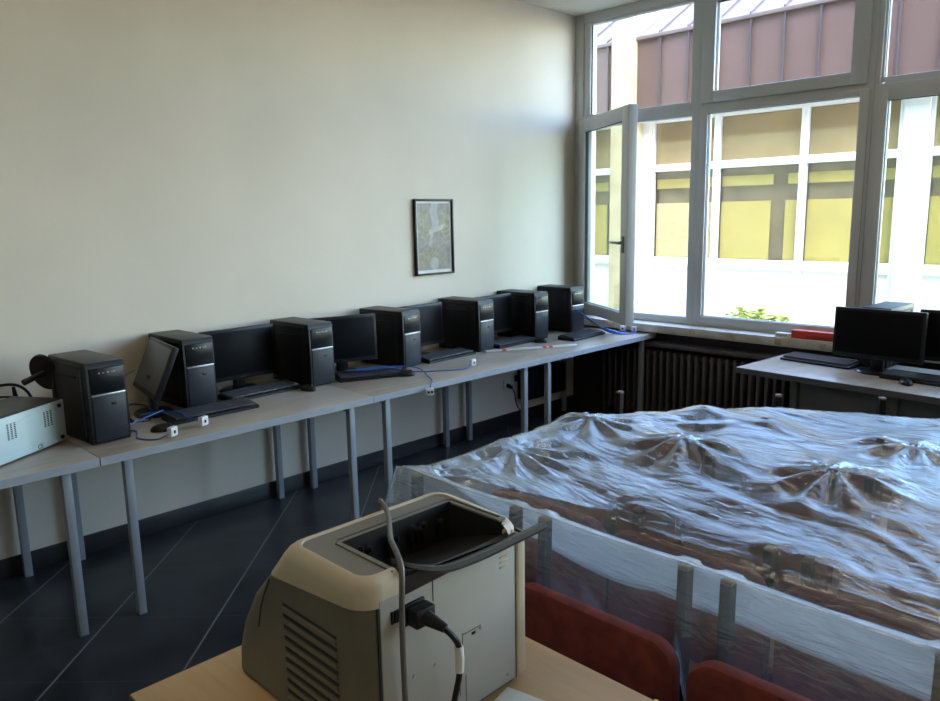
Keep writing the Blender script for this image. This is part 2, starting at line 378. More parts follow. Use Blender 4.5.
TL = [(.672, 1.138, 5, 'black desktop tower standing beside the tilted white-bottomed device'),
      (.388, 1.690, 2, 'black desktop tower with a monitor leaned against its side'),
      (.436, 2.392, 3, 'black desktop tower next after the one with the leaning monitor'),
      (.412, 3.085, 8, 'black desktop tower standing behind the coiled blue cables and a mouse'),
      (.392, 3.785, 5, 'black desktop tower beside the near end of the red and white strip'),
      (.372, 4.410, 2, 'black desktop tower with a black mouse at its foot, behind the red and white strip'),
      (.350, 4.885, -1, 'black desktop tower nearest the open casement, blue cables running from it')]
for i, (x, y, a, lb) in enumerate(TL):
    o = T0 if i == 0 else copy_tree(T0)
    o.location = (x, y, .75); o.rotation_euler = (0, 0, R(a)); tag(o, lb, 'computer', 'desktop towers along the wall')
o = copy_tree(T0); o.location = (2.575, 4.855, .75); o.rotation_euler = (0, 0, R(-93)); tag(o, 'black desktop tower behind the two monitors on the desk by the window', 'computer'); 
if 'group' in o: del o['group']

def monitor(w=.44, h=.272, stand=True, tilt=0., lift=.10):
    t = thing('monitor', None, 'monitor')                        # screen faces +X; origin on the desk under the screen
    X = Matrix.Translation((0, 0, lift)) @ Matrix.Rotation(R(-tilt), 4, 'Y')
    p = MB(); p.box(-.03, 0, -w/2, w/2, 0, h, .005); p.box(-.05, -.028, -w/2+.07, w/2-.07, .04, h-.05, .012); p.xf(X); p.build('housing', 'black', t)
    s_ = MB(); s_.box(-.002, .0012, -w/2+.016, w/2-.016, .024, h-.016, .0005); s_.xf(X); s_.build('screen', 'screen', t)
    l = MB(); l.box(0, .002, -.016, .016, .009, .014); l.xf(X); l.build('badge', 'bezel', t)
    n = MB(); n.box(-.06, -.028, -.035, .035, .012, lift+.09, .008); n.build('stand_neck', 'black', t)
    b_ = MB(); b_.loft([[(-.045+a*.095, c*.115, z) for a, c in [(math.cos(k*math.pi/14), math.sin(k*math.pi/14)) for k in range(28)]] if True else None for z in (0, .006)] +
                      [[(-.045+math.cos(k*math.pi/14)*.085, math.sin(k*math.pi/14)*.105, .013) for k in range(28)]]); b_.build('stand_base', 'gloss', t)
    return t
m0 = monitor(.44, .268, tilt=24, lift=.112)
m0.location = (.31, 1.425, .75); m0.rotation_euler = (0, 0, R(-99)); next(c for c in m0.children if c.name.startswith('screen')).data.materials[0] = M['reflscreen']; tag(m0, 'monitor with a wall reflection painted grey on its screen, tilted back against the side of a desktop tower', 'monitor')
m1 = monitor(.44, .285, tilt=3, lift=.07)
for i, (x, y, a, lb) in enumerate([(.205, 2.02, 0, 'black monitor between the leaning monitor\'s tower and the next tower'),
        (.262, 2.668, -17, 'black monitor angled in front of the tower with the coiled blue cables'),
        (.20, 3.345, 0, 'black monitor behind the socket that stands on the desk edge, below the framed picture'),
        (.20, 4.06, 0, 'black monitor between the two towers behind the red and white strip')]):
    o = m1 if i == 0 else copy_tree(m1)
    o.location = (x, y, .75); o.rotation_euler = (0, 0, R(a)); tag(o, lb, 'monitor', 'monitors along the wall')
mr_ = monitor(.488, .288, tilt=2, lift=.085); o = mr_; o.location = (2.645, 4.67, .75); o.rotation_euler = (0, 0, R(-92)); tag(o, 'black monitor on an oval base beside the red box on the sill', 'monitor')
if 'group' in o: del o['group']
o = copy_tree(mr_); o.location = (3.06, 4.82, .75); o.rotation_euler = (0, 0, R(-88)); tag(o, 'black monitor cut off by the picture edge on the desk by the window', 'monitor')
if 'group' in o: del o['group']

def keyboard(L=.44, W=.15):
    t = thing('keyboard', None, 'keyboard')                     # long axis Y, front edge toward +X
    b_ = MB(); b_.loft([[(-W/2, y, 0), (W/2, y, 0), (W/2, y, .012), (W/2-.01, y, .016), (-W/2, y, .026)] for y in (-L/2, L/2)]); b_.build('base', 'black', t)
    k = MB(); rot = Matrix.Rotation(R(4.1), 4, 'Y')
    for r_ in range(6):
        x = -W/2+.016+r_*.0215 + (.004 if r_ else 0)
        y = -L/2+.012
        while y < L/2-.02:
            wd = .0165
            if r_ == 5 and abs(y+.06) < .06: wd = .10
            k.box(x-.0082, x+.0082, y, min(y+wd, L/2-.01), .018+(W/2-x)*.068, .026+(W/2-x)*.068)
            y += wd+.0025
    k.build('keys', 'keys', t)
    return t
k0 = keyboard()
KL = [(.548, 1.66, 0, 'black keyboard in front of the tower with the leaned monitor'),
      (.345, 2.05, 3, 'black keyboard below the monitor between two towers, near the start of the row'),
      (.47, 2.725, -22, 'black keyboard under the coil of blue cable'),
      (.355, 3.43, 2, 'black keyboard below the monitor behind the standing white socket'),
      (.33, 4.12, 3, 'black keyboard behind the red and white strip'),
      (.54, 4.70, 4, 'black keyboard by the blue cables in front of the end tower')]
for i, (x, y, a, lb) in enumerate(KL):
    o = k0 if i == 0 else copy_tree(k0)
    o.location = (x, y, .751); o.rotation_euler = (0, 0, R(a)); tag(o, lb, 'keyboard', 'keyboards along the wall')
for x, y, a, lb in ((2.29, 4.80, -98, 'black keyboard catching the light at the bare end of the desk by the window'), (2.93, 4.62, -96, 'black keyboard below the cut-off monitor at the picture edge')):
    o = copy_tree(k0); o.location = (x, y, .751); o.rotation_euler = (0, 0, R(a)); tag(o, lb, 'keyboard')
    if 'group' in o: del o['group']
def mouse():
    t = thing('computer_mouse', None, 'mouse')
    b_ = MB(); b_.sphere((0, 0, .008), 1, (.055, .031, .026), 20)
    for v_ in b_.bm.verts:
        if v_.co.z < 0: v_.co.z = 0
    b_.build('shell', 'black', t)
    MB().cyl((.025, -.003, .029), (.025, .003, .029), .008, seg=12).build('scroll_wheel', 'bezel', t)
    return t
ms = mouse()
for i, (x, y, z, a, lb) in enumerate([(.668, 1.365, .75, 70, 'black mouse beside the blue cable with two white sockets'), (.475, 2.265, .75, 10, 'black mouse at the foot of the third tower'),
        (.60, 2.875, .75, 60, 'black mouse in front of the keyboard under the blue cable coil'), (.455, 4.30, .75, 20, 'black mouse at the foot of the tower behind the red and white strip'),
        (2.86, 4.50, .75, -60, 'black mouse on the desk by the window')]):
    o = ms if i == 0 else copy_tree(ms)
    o.location = (x, y, z); o.rotation_euler = (0, 0, R(a)); tag(o, lb, 'mouse', 'computer mice')

# blue network cables with white sockets
def cable(pts, label, sock=None, srot=0, r=.0035, flat=False):
    t = thing('network_cable', label, 'cable', pts[0])
    o = Vector(pts[0]); P = [Vector(p)-o for p in pts]
    MB().tube(P, r).build('cable_sheath', 'blue', t)
    e = P[-1]; m = Matrix.Translation(e) @ Matrix.Rotation(srot, 4, 'Z')
    s_ = MB(); s_.box(-.022, .022, -.012, .012, -.017, .025, .003, 2, m); so = s_.build('wall_socket', 'white', t)
    h = MB()
    for y in ((-.010, .010) if flat else (0,)): h.box(y-.006, y+.006, -.0135, -.0115, -.004, .010, 0, 2, m)
    pieces(h.build('socket_hole', 'black', so))
    return t
D7 = .7545
cable([(.45, 1.46, .79), (.50, 1.25, D7), (.60, 1.27, D7), (.72, 1.23, D7), (.80, 1.28, D7), (.815, 1.345, .775)], 'blue network cable whose white socket lies at the desk edge nearest the first tower', srot=R(120))
cable([(.40, 1.37, .775), (.45, 1.44, .785), (.55, 1.50, .785), (.63, 1.50, .778), (.75, 1.52, .775)], 'blue network cable crossing the keyboard to a white socket standing near the desk edge', srot=R(115))
cable([(.42, 2.62, .795), (.46, 2.74, .797), (.52, 2.86, .79), (.56, 2.98, D7), (.67, 3.10, D7), (.74, 3.24, D7), (.715, 3.325, .775)], 'blue network cable whose white socket stands on the desk below the framed picture', srot=R(100))
cable([(.40, 2.65, .796), (.47, 2.80, .80), (.60, 2.95, .79), (.74, 2.93, D7), (.84, 2.87, D7), (.892, 2.81, .752), (.905, 2.79, .71)], 'blue network cable whose white double socket hangs over the desk edge', srot=R(60), flat=True)
t = thing('cable_coil', 'tangle of blue cable lying on the keyboard between two towers', 'cable', (.44, 2.72, .79))
b_ = MB()
for j in range(2):
    pts = []
    for a in range(0, 361, 30):
        ra = R(a); c, s_ = math.cos(ra), math.sin(ra); rx, ry = .03+.008*random.random(), .13+.02*random.random()
        x, y = rx*c, ry*s_; pts.append((x*math.cos(R(-22))-y*math.sin(R(-22)), x*math.sin(R(-22))+y*math.cos(R(-22)), .004*j+.003*random.random()))
    b_.tube(pts, .0026, 6, 4)
b_.build('coil', mat('dark_blue_cable', (.016, .045, .16), .4), t)
cable([(.365, 4.86, .93), (.45, 4.84, .90), (.58, 4.90, .80), (.66, 4.93, .765), (.72, 4.99, D7), (.77, 5.08, D7), (.73, 5.13, .775)], 'blue network cable from the end tower to the white socket nearest the sill corner', srot=R(30), r=.0058)
cable([(.37, 4.92, .90), (.47, 4.88, .86), (.57, 4.95, .785), (.65, 4.96, .77), (.70, 5.02, D7), (.66, 5.10, D7), (.63, 5.12, .772)], 'blue network cable from the end tower to a white socket against the sill', srot=R(20), r=.0058)
b_ = MB(); b_.tube([(.60, 4.905, .795), (.635, 4.93, .779), (.675, 4.955, .768)], .013, 8, 4); tag(b_.build('cable_knot', 'blue'), 'bunched knot in the blue cables in front of the end tower', 'cable')
# black leads in the gap by tower 1
for lb, pts in (('black power lead looped beside the foot of the leaning monitor', [(.42, 1.33, D7), (.38, 1.30, .80), (.34, 1.36, .82), (.38, 1.42, .80), (.44, 1.40, D7), (.42, 1.32, D7), (.36, 1.33, .79)]),
                ('thin grey lead rising against the wall behind the leaning monitor', [(.20, 1.28, .755), (.10, 1.33, .80), (.05, 1.40, .88), (.04, 1.50, .93)])):
    o = MB().tube(pts, .0045 if 'black' in lb else .002).build('power_lead', 'black' if 'black' in lb else 'usb'); tag(o, lb, 'cable')
# red and white strip
t = thing('measuring_strip', 'long flat white strip with red patches lying on the desk', 'strip', (.425, 3.74, .752), R(61.5))
MB().box(0, .69, -.018, .018, 0, .012, .001).build('strip', 'white', t)
r_ = MB()
for a, c in ((.12, .15), (.425, .455), (.47, .50)): r_.box(a, c, -.0183, .0183, .003, .0126)
pieces(r_.build('red_patch', 'red', t))

# ------------------------------------------------------------------ tilted device, monitor foot, leads at the near end
t = thing('electronic_device', 'white-bottomed electronic device with rubber feet standing on its long edge', 'device', (.705, .70, .752), R(33))
X = Matrix.Rotation(R(0), 4, 'Y')
L0, L1, HH, TT = -.50, .366, .195, .25           # local Y along the edge, X toward room
b_ = MB(); b_.box(-TT, 0, L0, L1, 0.004, HH, .012, 3); b_.xf(X); b_.build('casing', 'devblack', t)
b_ = MB(); b_.box(-.004, .006, L0+.004, L1-.004, .008, HH-.006, .004); b_.xf(X); b_.build('bottom_plate', 'devwhite', t)
f = MB()
for y, z in ((L1-.035, .028), (L1-.035, HH-.028), (L0+.04, .028), (L0+.04, HH-.028)): f.cyl((.004, y, z), (.012, y, z), .009, seg=14)
f.xf(X); pieces(f.build('rubber_foot', 'black', t))
for y0 in (L1-.125, L1-.32):
    vv = MB()
    for c in range(3):
        for k in range(9): vv.box(.005, .0068, y0+c*.018, y0+c*.018+.009, .095+k*.0075, .0995+k*.0075)
    vv.xf(X); vv.build('vents', 'black', t)
rb = MB(); rb.tube([(.006, L0+.05, .16), (.006, L1-.30, .165), (.006, L1-.27, .145), (.006, L1-.22, .165), (.006, L1-.08, .172)], .0018, 6, 4)
rb.tube([(.006, L0+.05, .03), (.006, L1-.24, .03), (.006, L1-.21, .048), (.006, L1-.17, .048), (.006, L1-.14, .026), (.006, L1-.07, .022)], .0018, 6, 4); rb.xf(X); rb.build('moulded_rib', 'devwhite', t)
cu = bpy.data.curves.new('mark', 'FONT'); cu.body = 'CE'; cu.size = .026; cu.extrude = .0005
tmp = bpy.data.objects.new('mark_src', cu); COL.objects.link(tmp); dg = bpy.context.evaluated_depsgraph_get()
me = bpy.data.meshes.new_from_object(tmp.evaluated_get(dg)); bpy.data.objects.remove(tmp)
me.transform(X @ Matrix.Translation((.0068, L1-.175, .014)) @ Matrix.Rotation(R(90), 4, 'Z') @ Matrix.Rotation(R(90), 4, 'X'))
me.materials.clear(); me.materials.append(M['black']); ce = bpy.data.objects.new('lettering', me); COL.objects.link(ce); ce.parent = t

t = thing('monitor_stand', 'round black monitor stand lying tipped on edge beside the first tower', 'stand', (.30, 1.005, .9475), 0)
q_ = Vector((.42, -.86, -.20)).to_track_quat('Z', 'Y').to_matrix().to_4x4(); q_.translation = (0, 0, .083)
b_ = MB(); b_.cyl((0, 0, -.006), (0, 0, .006), .086, .082, 40); b_.xf(q_); b_.build('disc', 'gloss', t)
b_ = MB(); b_.cyl((0, 0, .006), (0, 0, .115), .012, .014, 14); b_.xf(q_); b_.build('neck', 'devblack', t)
t = thing('power_lead', 'black power leads with a plug standing up behind the tilted device', 'cable', (.12, .93, .752))
MB().tube([(.10, -.30, .10), (.0, -.14, .19), (.0, -.06, .215), (.02, .01, .20), (.03, .05, .13), (.05, .06, .0)], .007).build('lead', 'black', t)
MB().tube([(.05, -.30, .13), (.0, -.1, .16), (.0, -.01, .15)], .005).build('lead', 'black', t)
MB().cyl((.01, -.005, .06), (.0, -.015, .20), .018, .007, 12).build('plug', 'black', t)

# ------------------------------------------------------------------ on the wall
t = thing('framed_picture', 'tall thin-framed garden picture hanging on the long wall', 'picture', (0, 3.662, 1.545), 0)
W_, H_ = .365, .53
f = MB(); bars(f, -W_/2, W_/2, -H_/2, H_/2, .014, .014, .014, .014, .001, .026, .002)
f.xf(Matrix.Rotation(R(90), 4, 'Z') @ Matrix.Scale(-1, 4, (0, 1, 0))); f.build('frame', 'gloss', t)
MB().box(.002, .012, -W_/2+.01, W_/2-.01, -H_/2+.01, H_/2-.01).build('mount_board', 'paper', t)
nx, nz = 60, 84
me = bpy.data.meshes.new('print'); vs = []; fs = []; cols = []
nn = rng.random((24, 18))
def smooth_noise(u, v_, k):
    a, c = u*k % 17, v_*k % 23; i, j = int(a), int(c); fa, fc = a-i, c-j
    g = lambda p, q: nn[q % 24, p % 18]
    return (g(i, j)*(1-fa)+g(i+1, j)*fa)*(1-fc)+(g(i, j+1)*(1-fa)+g(i+1, j+1)*fa)*fc
for j in range(nz+1):
    for i in range(nx+1):
        u, w = i/nx, j/nz; vs.append((.0128, (u-.5)*(W_-.04), (w-.5)*(H_-.04)))
        n1, n2 = smooth_noise(u, w*1.4, 9), smooth_noise(u+3, w*1.4, 15)
        c = np.array([.21, .20, .18])*(.6+.8*smooth_noise(u+4, w*1.5, 22))
        if w > .45 and w < .85 and (abs(u-.2) < .16 or u > .70) and smooth_noise(u, w*1.5, 26) > .5: c = np.array([.30, .30, .14])*(.5+1.0*smooth_noise(u+1, w, 40))
        if w < .32 and u < .62 and smooth_noise(u+2, w*1.5, 30) > .5: c = np.array([.30, .25, .13])*(.5+1.0*smooth_noise(u+5, w, 40))
        if .36 < w < .5: c = np.array([.25, .25, .23])*(.5+.9*smooth_noise(u+7, w*1.5, 34))
        if w > .62 and abs(u-.52-.03*math.sin(w*20)) < .10: c = np.array([.40, .43, .46])*(.7+.4*n2)
        if abs(w-.60-.18*(u-.5)) < .035 and .36 < u < .8: c = np.array([.46, .47, .40])*(.7+.5*n2)
        if abs(u-.42-.35*(w-.5)) < .035 and .38 < w < .6: c = np.array([.42, .44, .38])*(.7+.5*n1)
        if ((u-.5)/.12)**2+((w-.12)/.09)**2 < 1: c = np.array([.42, .44, .42])*(.8+.3*n1)
        if w < .035 or w > .985 or u < .02 or u > .98: c = np.array([.62, .63, .62])
        cols.append((*(c*(.72 if .035 <= w <= .985 and .02 <= u <= .98 else 1)), 1))
for j in range(nz):
    for i in range(nx): a = j*(nx+1)+i; fs.append((a, a+1, a+nx+2, a+nx+1))
me.from_pydata(vs, [], fs); ca = me.color_attributes.new('ink', 'FLOAT_COLOR', 'POINT'); ca.data.foreach_set('color', np.array(cols, dtype=np.float32).ravel())
pm = mat('garden_print', (.3, .3, .25), .35); an = nd(pm.node_tree, 'ShaderNodeAttribute', attribute_name='ink'); pm.node_tree.links.new(an.outputs['Color'], pm.node_tree.nodes['Principled BSDF'].inputs['Base Color'])
me.materials.append(pm); po = bpy.data.objects.new('print', me); COL.objects.link(po); po.parent = t
t = thing('electrical_box', 'black metal box mounted on the wall under the desks', 'box', (0, 4.80, .20))
MB().box(.001, .11, -.25, .25, 0, .245, .004).build('housing', 'case', t); MB().box(.108, .114, -.235, .235, .012, .233, .003).build('cover', 'black', t)
MB().box(.001, .05, -.285, -.25, .15, .20, .004).build('side_lug', 'black', t)
t = thing('wall_outlet', 'white wall outlet under the desks with a black plug in it', 'outlet', (0, 4.42, .345))
MB().box(.001, .010, -.04, .04, -.04, .04, .004).build('plate', 'white', t)
t = thing('power_plug', 'black plug and lead hanging from the wall outlet', 'cable', (.012, 4.42, .335))
MB().cyl((0, 0, 0), (.045, 0, -.01), .018, .014, 14).build('plug', 'black', t)
MB().tube([(.045, 0, -.01), (.065, .01, -.05), (.05, .05, -.16), (.045, .13, -.24), (.05, .24, -.30)], .0045).build('lead', 'black', t)
# sill things
t = thing('red_box', 'flat bright red box lying on the window sill', 'box', (1.955, 5.205, .827))
MB().box(0, .46, -.035, .035, 0, .055, .003).build('box', 'red', t); MB().box(.10, .30, -.0365, -.034, .006, .03, .001).build('dark_panel', mat('dark_red', (.36, .02, .012), .5), t)
t = thing('label_strip', 'small white strip with reddish print beside the red box', 'strip', (1.845, 5.185, .827))
MB().box(0, .10, -.02, .02, 0, .028, .002).build('strip', 'paper', t); q = MB()
for k in range(7): q.box(.012+k*.011, .019+k*.011, -.0207, -.0195, .010, .019)
q.build('print_marks', mat('reddish_print', (.40, .12, .10), .6), t)

# ------------------------------------------------------------------ printer table and printer
t = thing('printer_table', 'light wood table with a dark edge carrying the printer', 'table', (2.56, .485, 0))
MB().box(0, 1.60, 0, .715, .722, .75, .002).build('tabletop', 'ptable', t)
e = MB(); e.box(-.003, .001, -.001, .716, .723, .7485); e.box(-.003, 1.60, -.003, .001, .723, .7485); e.build('edge_band', 'ptedge', t)
for x in (.05, 1.55):
    for y in (.05, .66): MB().box(x-.018, x+.018, y-.018, y+.018, 0, .722, .003).build('leg', 'post', t)
t = thing('laser_printer', 'grey and beige laser printer with a black paper tray, its rear toward the red chairs', 'printer', (0, 0, .75))
Y0, Y1, XB = .682, 1.086, 3.10
def ploop(z, xf, inset=0., r=.035, xb=XB, n=6):
    """rounded plan outline at height z; front at xf"""
    x0, x1, y0, y1 = xf+inset, xb-inset, Y0+inset, Y1-inset; r = max(.004, r-inset)
    return [(x, y, z) for x, y in rrect(x1-x0, y1-y0, r, n, (x0+x1)/2, (y0+y1)/2)] + [(x1, y, z) for y in (.765, .80, .85, .90, .95, 1.0, 1.045)]
def front_x(z): return float(np.interp(z, [0, .05, .12, .20, .28, .31, .345], [2.620, 2.625, 2.652, 2.706, 2.788, 2.818, 2.846]))
body = MB(); body.loft([ploop(z, front_x(z), .0, .047) for z in (.008, .05, .09, .12, .16, .20, .24, .282)], False)
for v_ in body.bm.verts:
    if v_.co.z > .281: v_.co.z += max(0, (v_.co.x-2.80)/.30*.030)
bo = body.build('body_shell', 'polive', t)
# beige cap: sloping lower edge, rounded top rim
cap = MB(); L = []
for z, ins in ((.272, -.002), (.30, -.0025), (.325, -.002), (.338, .001), (.346, .007), (.350, .016)):
    L.append(ploop(z, front_x(z), ins, .045))
inner = ploop(.350, front_x(.350), .022, .05); inner2 = ploop(.346, front_x(.350), .024, .05)
cap.loft(L+[inner, inner2], False)
for v_ in cap.bm.verts:                                           # lower edge rises toward the rear
    if abs(v_.co.z-.272) < 1e-4: v_.co.z = .272+(v_.co.x-2.80)/.30*.030
    if v_.co.y > 1.0 and v_.co.z > .3:                            # far rear corner drops
        k = max(0, min(1, (v_.co.x-3.02)/.08)); v_.co.z -= .014*k*min(1, (v_.co.y-1.0)/.05)
bmesh.ops.delete(cap.bm, geom=[f for f in cap.bm.faces if all(v_.co.x > 3.05 and .76 < v_.co.y < 1.05 for v_ in f.verts)], context='FACES')
cap.box(3.074, 3.0985, 1.044, 1.064, .306, .331, .008, 3); cap.build('top_rim', 'beige', t)
# grey top panel with an opening for the tray
TX0, TX1, TY0, TY1 = 2.925, 3.098, .768, 1.045
top = MB(); fx = front_x(.350)+.02
zt = .347
for (a, b_, c, d) in ((fx, TX0, Y0+.022, Y1-.022), (TX0, XB-.022, Y0+.022, TY0), (TX0, XB-.03, TY1, Y1-.022)): top.box(a, b_, c, d, zt-.004, zt, 0)
top.build('top_panel', 'pgrey', t)
tr = MB()                                                          # raised line round the tray
tr.tube([(3.09, TY0-.012, zt), (TX0-.002, TY0-.012, zt), (TX0-.014, TY0, zt), (TX0-.014, TY1, zt), (TX0-.002, TY1+.012, zt), (3.06, TY1+.012, zt)], .0022, 6, 0); tr.build('tray_border', 'plip', t)
tray = MB()                                                        # deep at the front, rising to the rear lip
n0 = [(TX0, TY0), (TX0, TY1), (3.11, TY1+.03), (3.11, TY0)]
v0 = [tray.bm.verts.new((x, y, zt+.001)) for x, y in n0]
v0[2].co.z = .325; v0[3].co.z = .342
v1 = [tray.bm.verts.new(p) for p in ((TX0+.006, TY0+.02, .270), (TX0+.006, TY1-.01, .270), (3.085, TY1+.02, .318), (3.085, TY0+.03, .318))]
for k in range(4): tray.bm.faces.new((v0[k], v0[(k+1) % 4], v1[(k+1) % 4], v1[k]))
tray.bm.faces.new(v1); to = tray.build('output_tray', 'pdark', t)
ro = MB()
for i, y in enumerate((.80, .82, .87, .885, .93, .945, .96, 1.005)):
    ro.cyl((TX0+.008, y, .325-.006*(i % 2)), (TX0+.016, y+.006, .325-.006*(i % 2)), .006, seg=10)
    ro.box(TX0+.004, TX0+.014, y-.003, y+.002, .285, .315, .001)
pieces(ro.build('exit_roller', 'black', to))
lip = MB(); lp = [(3.076, .775, .356), (3.104, .80, .346), (3.122, .85, .333), (3.128, .93, .329), (3.130, 1.02, .331), (3.132, 1.115, .334)]
P = spline(lp, 5)
lip.loft([[(p.x-.014, p.y, p.z-.006), (p.x-.012, p.y, p.z+.002), (p.x, p.y, p.z+.003), (p.x+.006, p.y, p.z-.003), (p.x+.002, p.y, p.z-.010)] for p in P]); lip.build('tray_lip', 'plip', t)
fl = MB(); lo = [(.768, .304), (.86, .307), (.95, .313), (1.056, .322)]
fl.loft([[(XB+.004+.010*min(1, (y-.76)*6), y, hi) , (XB+.003, y, lo_), (XB-.012, y, lo_), (XB-.012, y, hi)] for (y, lo_), hi in zip(lo, (.350, .326, .324, .326))]); fl.build('tray_skirt', 'pdark', t)
# rear steel panel, rear column, line
rp = MB(); rp.box(XB-.004, XB+.003, .716, 1.056, .012, .312, .002); rp.build('rear_panel', 'ppanel', t)
ln = MB(); ln.box(XB-.002, XB+.0015, .7115, .7155, .01, .30); ln.box(XB+.002, XB+.0036, 1.0545, 1.0565, .012, .31); ln.build('panel_gap', 'gasket', t)
co = MB(); co.box(XB-.03, XB+.004, 1.0575, 1.088, .010, .322, .008, 3); co.build('rear_column', 'beige', t)
ms_ = MB(); ms_.box(XB+.0035, XB+.0048, 1.063, 1.083, .309, .312); ms_.build('column_slot', 'black', t)
dt = MB()
for k in range(4): dt.box(XB+.002, XB+.0042, 1.010, 1.036, .265+k*.011, .270+k*.011, .001)
dt.build('rear_vents', 'beige', t)
sw = MB()
for y, z in ((.836, .142), (.785, .143), (.895, .155), (.955, .165), (.90, .09), (1.03, .03)): sw.cyl((XB+.002, y, z), (XB+.005, y, z), .0035, seg=10)
pieces(sw.build('screw', 'silver', t))
hl = MB()
for a in ((.905, .145, .906, .175), (.905, .170, .955, .1715), (.93, .160, .94, .166), (.912, .03, .913, .085), (.896, .05, .897, .125), (.834, .268, .8355, .312)): hl.box(XB+.0025, XB+.0036, a[0], a[2], a[1], a[3])
hl.box(XB+.002, XB+.006, .745, .757, .262, .285, .001); hl.box(XB+.002, XB+.006, .738, .7435, .262, .285, .001); pieces(hl.build('panel_slot', 'black', t))
MB().box(XB+.001, XB+.008, .765, .812, .247, .287, .002).build('power_inlet', 'black', t)
# left side: vent slats and panel line
sv = MB()
for k in range(9):
    z = .218-k*.0225
    sv.box(2.845, 3.02, Y0-.004, Y0+.004, z-.007, z+.006, .003, 2, Matrix.Translation((0, 0, 0)))
sv.build('side_vents', 'polive', t)
sg = MB()
for k in range(9):
    z = .229-k*.0225; sg.box(2.845, 3.02, Y0-.0012, Y0+.004, z-.0045, z+.001)
sg.tube([(2.80, Y0-.0005, .262), (2.765, Y0-.0005, .20), (2.745, Y0-.0005, .14)], .0016, 6, 4); sg.build('vent_gaps', 'gasket', t)
# base
MB().box(2.645, 3.09, Y0+.01, Y1-.01, 0, .012, .003).build('base_plate', 'polive', t)
# cords
t = thing('power_cable', 'black power cord plugged into the rear of the printer, white tag round it', 'cable', (3.108, .79, .75+.267))
pl = MB(); pl.box(0, .028, -.022, .022, -.017, .017, .004); pl.cyl((.02, 0, 0), (.062, .012, -.012), .015, .008, 12); pl.build('plug', 'black', t)
MB().tube([(.055, .010, -.010), (.068, .024, -.03), (.072, .034, -.055), (.070, .036, -.10), (.064, .026, -.16), (.06, .018, -.22), (.064, .02, -.255), (.09, .06, -.262), (.2, .12, -.262)], .0055, 10).build('cord', 'black', t)
MB().tube([(.0715, .033, -.050), (.0715, .0355, -.075), (.0700, .0355, -.100)], .0078, 10, 4).build('tag', 'white', t)
t = thing('usb_cable', 'grey cable hanging over the top of the printer and down its rear', 'cable', (2.83, .935, .75))
MB().tube([(-.062, .03, .006), (-.055, .02, .12), (-.02, .01, .29), (-.002, .0, .352), (.02, -.012, .361), (.06, -.03, .358), (.11, -.065, .362), (.19, -.125, .368), (.25, -.16, .372), (.292, -.185, .362), (.305, -.198, .30), (.303, -.197, .2), (.305, -.195, .10), (.31, -.18, .02), (.34, -.14, .006), (.42, -.10, .006)], .0052, 10).build('cable_sheath', 'usb', t)
o = MB().box(0, .14, 0, .10, 0, .004, .0008).build('paper_slip', 'paper'); o.location = (3.125, .93, .7505); o.rotation_euler = (0, 0, R(12)); tag(o, 'white slip of paper on the table beside the printer foot', 'paper')
y_ = MB(); y_.loft([[(-.02, -.012, 0), (.02, -.012, 0), (.02, .012, 0), (-.02, .012, 0)], [(-.022, -.010, .008), (.016, -.014, .010), (.021, .010, .006), (-.014, .013, .012)], [(-.01, -.004, .020), (.006, -.006, .016), (.008, .004, .012), (-.006, .006, .018)]])
o = y_.build('yellow_scrap', 'yellow'); o.location = (3.362, 1.175, .751); tag(o, 'small bright yellow scrap at the far edge of the printer table', 'scrap')

# ------------------------------------------------------------------ chairs under the sheet
PH = .93
def chair(PH=.93):
    t = thing('upholstered_chair', None, 'chair')             # faces -Y; origin on the floor under the rear posts' middle
    bk = MB(); w, h = .472, .315; loops = []
    for yy, ins in ((-.094, .012), (-.090, .003), (-.080, 0), (-.066, 0), (-.056, .003), (-.052, .012)):
        lp = rrect(w-2*ins, h-2*ins, .055-ins*.5, 6, 0, .6285)
        loops.append([(x, yy+.35*x*x*-1+.012, z+(.007*math.cos(x*13) if z > .7 else 0)) for x, z in lp])
    bk.loft(loops); bk.build('backrest', 'redcloth', t)
    st = MB(); loops = []
    for zz, ins in ((.435, .004), (.440, 0), (.458, 0), (.465, .01)):
        loops.append([(x, y, zz) for x, y in rrect(.44-2*ins, .36-2*ins, .04, 5, 0, -.213)])
    st.loft(loops); st.build('seat', 'seat', t)
    for x in (-.2, .2):
        p = MB(); p.loft([[(x-.012, yy-.014, z), (x+.012, yy-.014, z), (x+.012, yy+.014, z), (x-.012, yy+.014, z)] for yy, z in ((.0, 0), (-.006, .45), (.0, .70), (.006, PH-.008))]); po_ = p.build('rear_post', 'post', t)
        MB().box(x-.0125, x+.0125, -.0085, .0205, PH-.009, PH, .002).build('post_cap', 'cap', po_)
        MB().box(x-.012, x+.012, -.388, -.364, 0, .437, .002).build('front_leg', 'post', t)
        MB().box(x-.009, x+.009, -.37, -.012, .405, .432, .002).build('side_rail', 'post', t)
        MB().box(x-.010, x+.010, -.058, -.008, .60, .63, .002).build('back_bracket', 'post', t)
    MB().box(-.19, .19, -.015, .001, .50, .53, .002).build('cross_bar', 'post', t)
    return t
c0 = chair(); c1 = chair(.824)
place = []
names_c = {0: 'first', 1: 'second', 2: 'third', 3: 'fourth'}
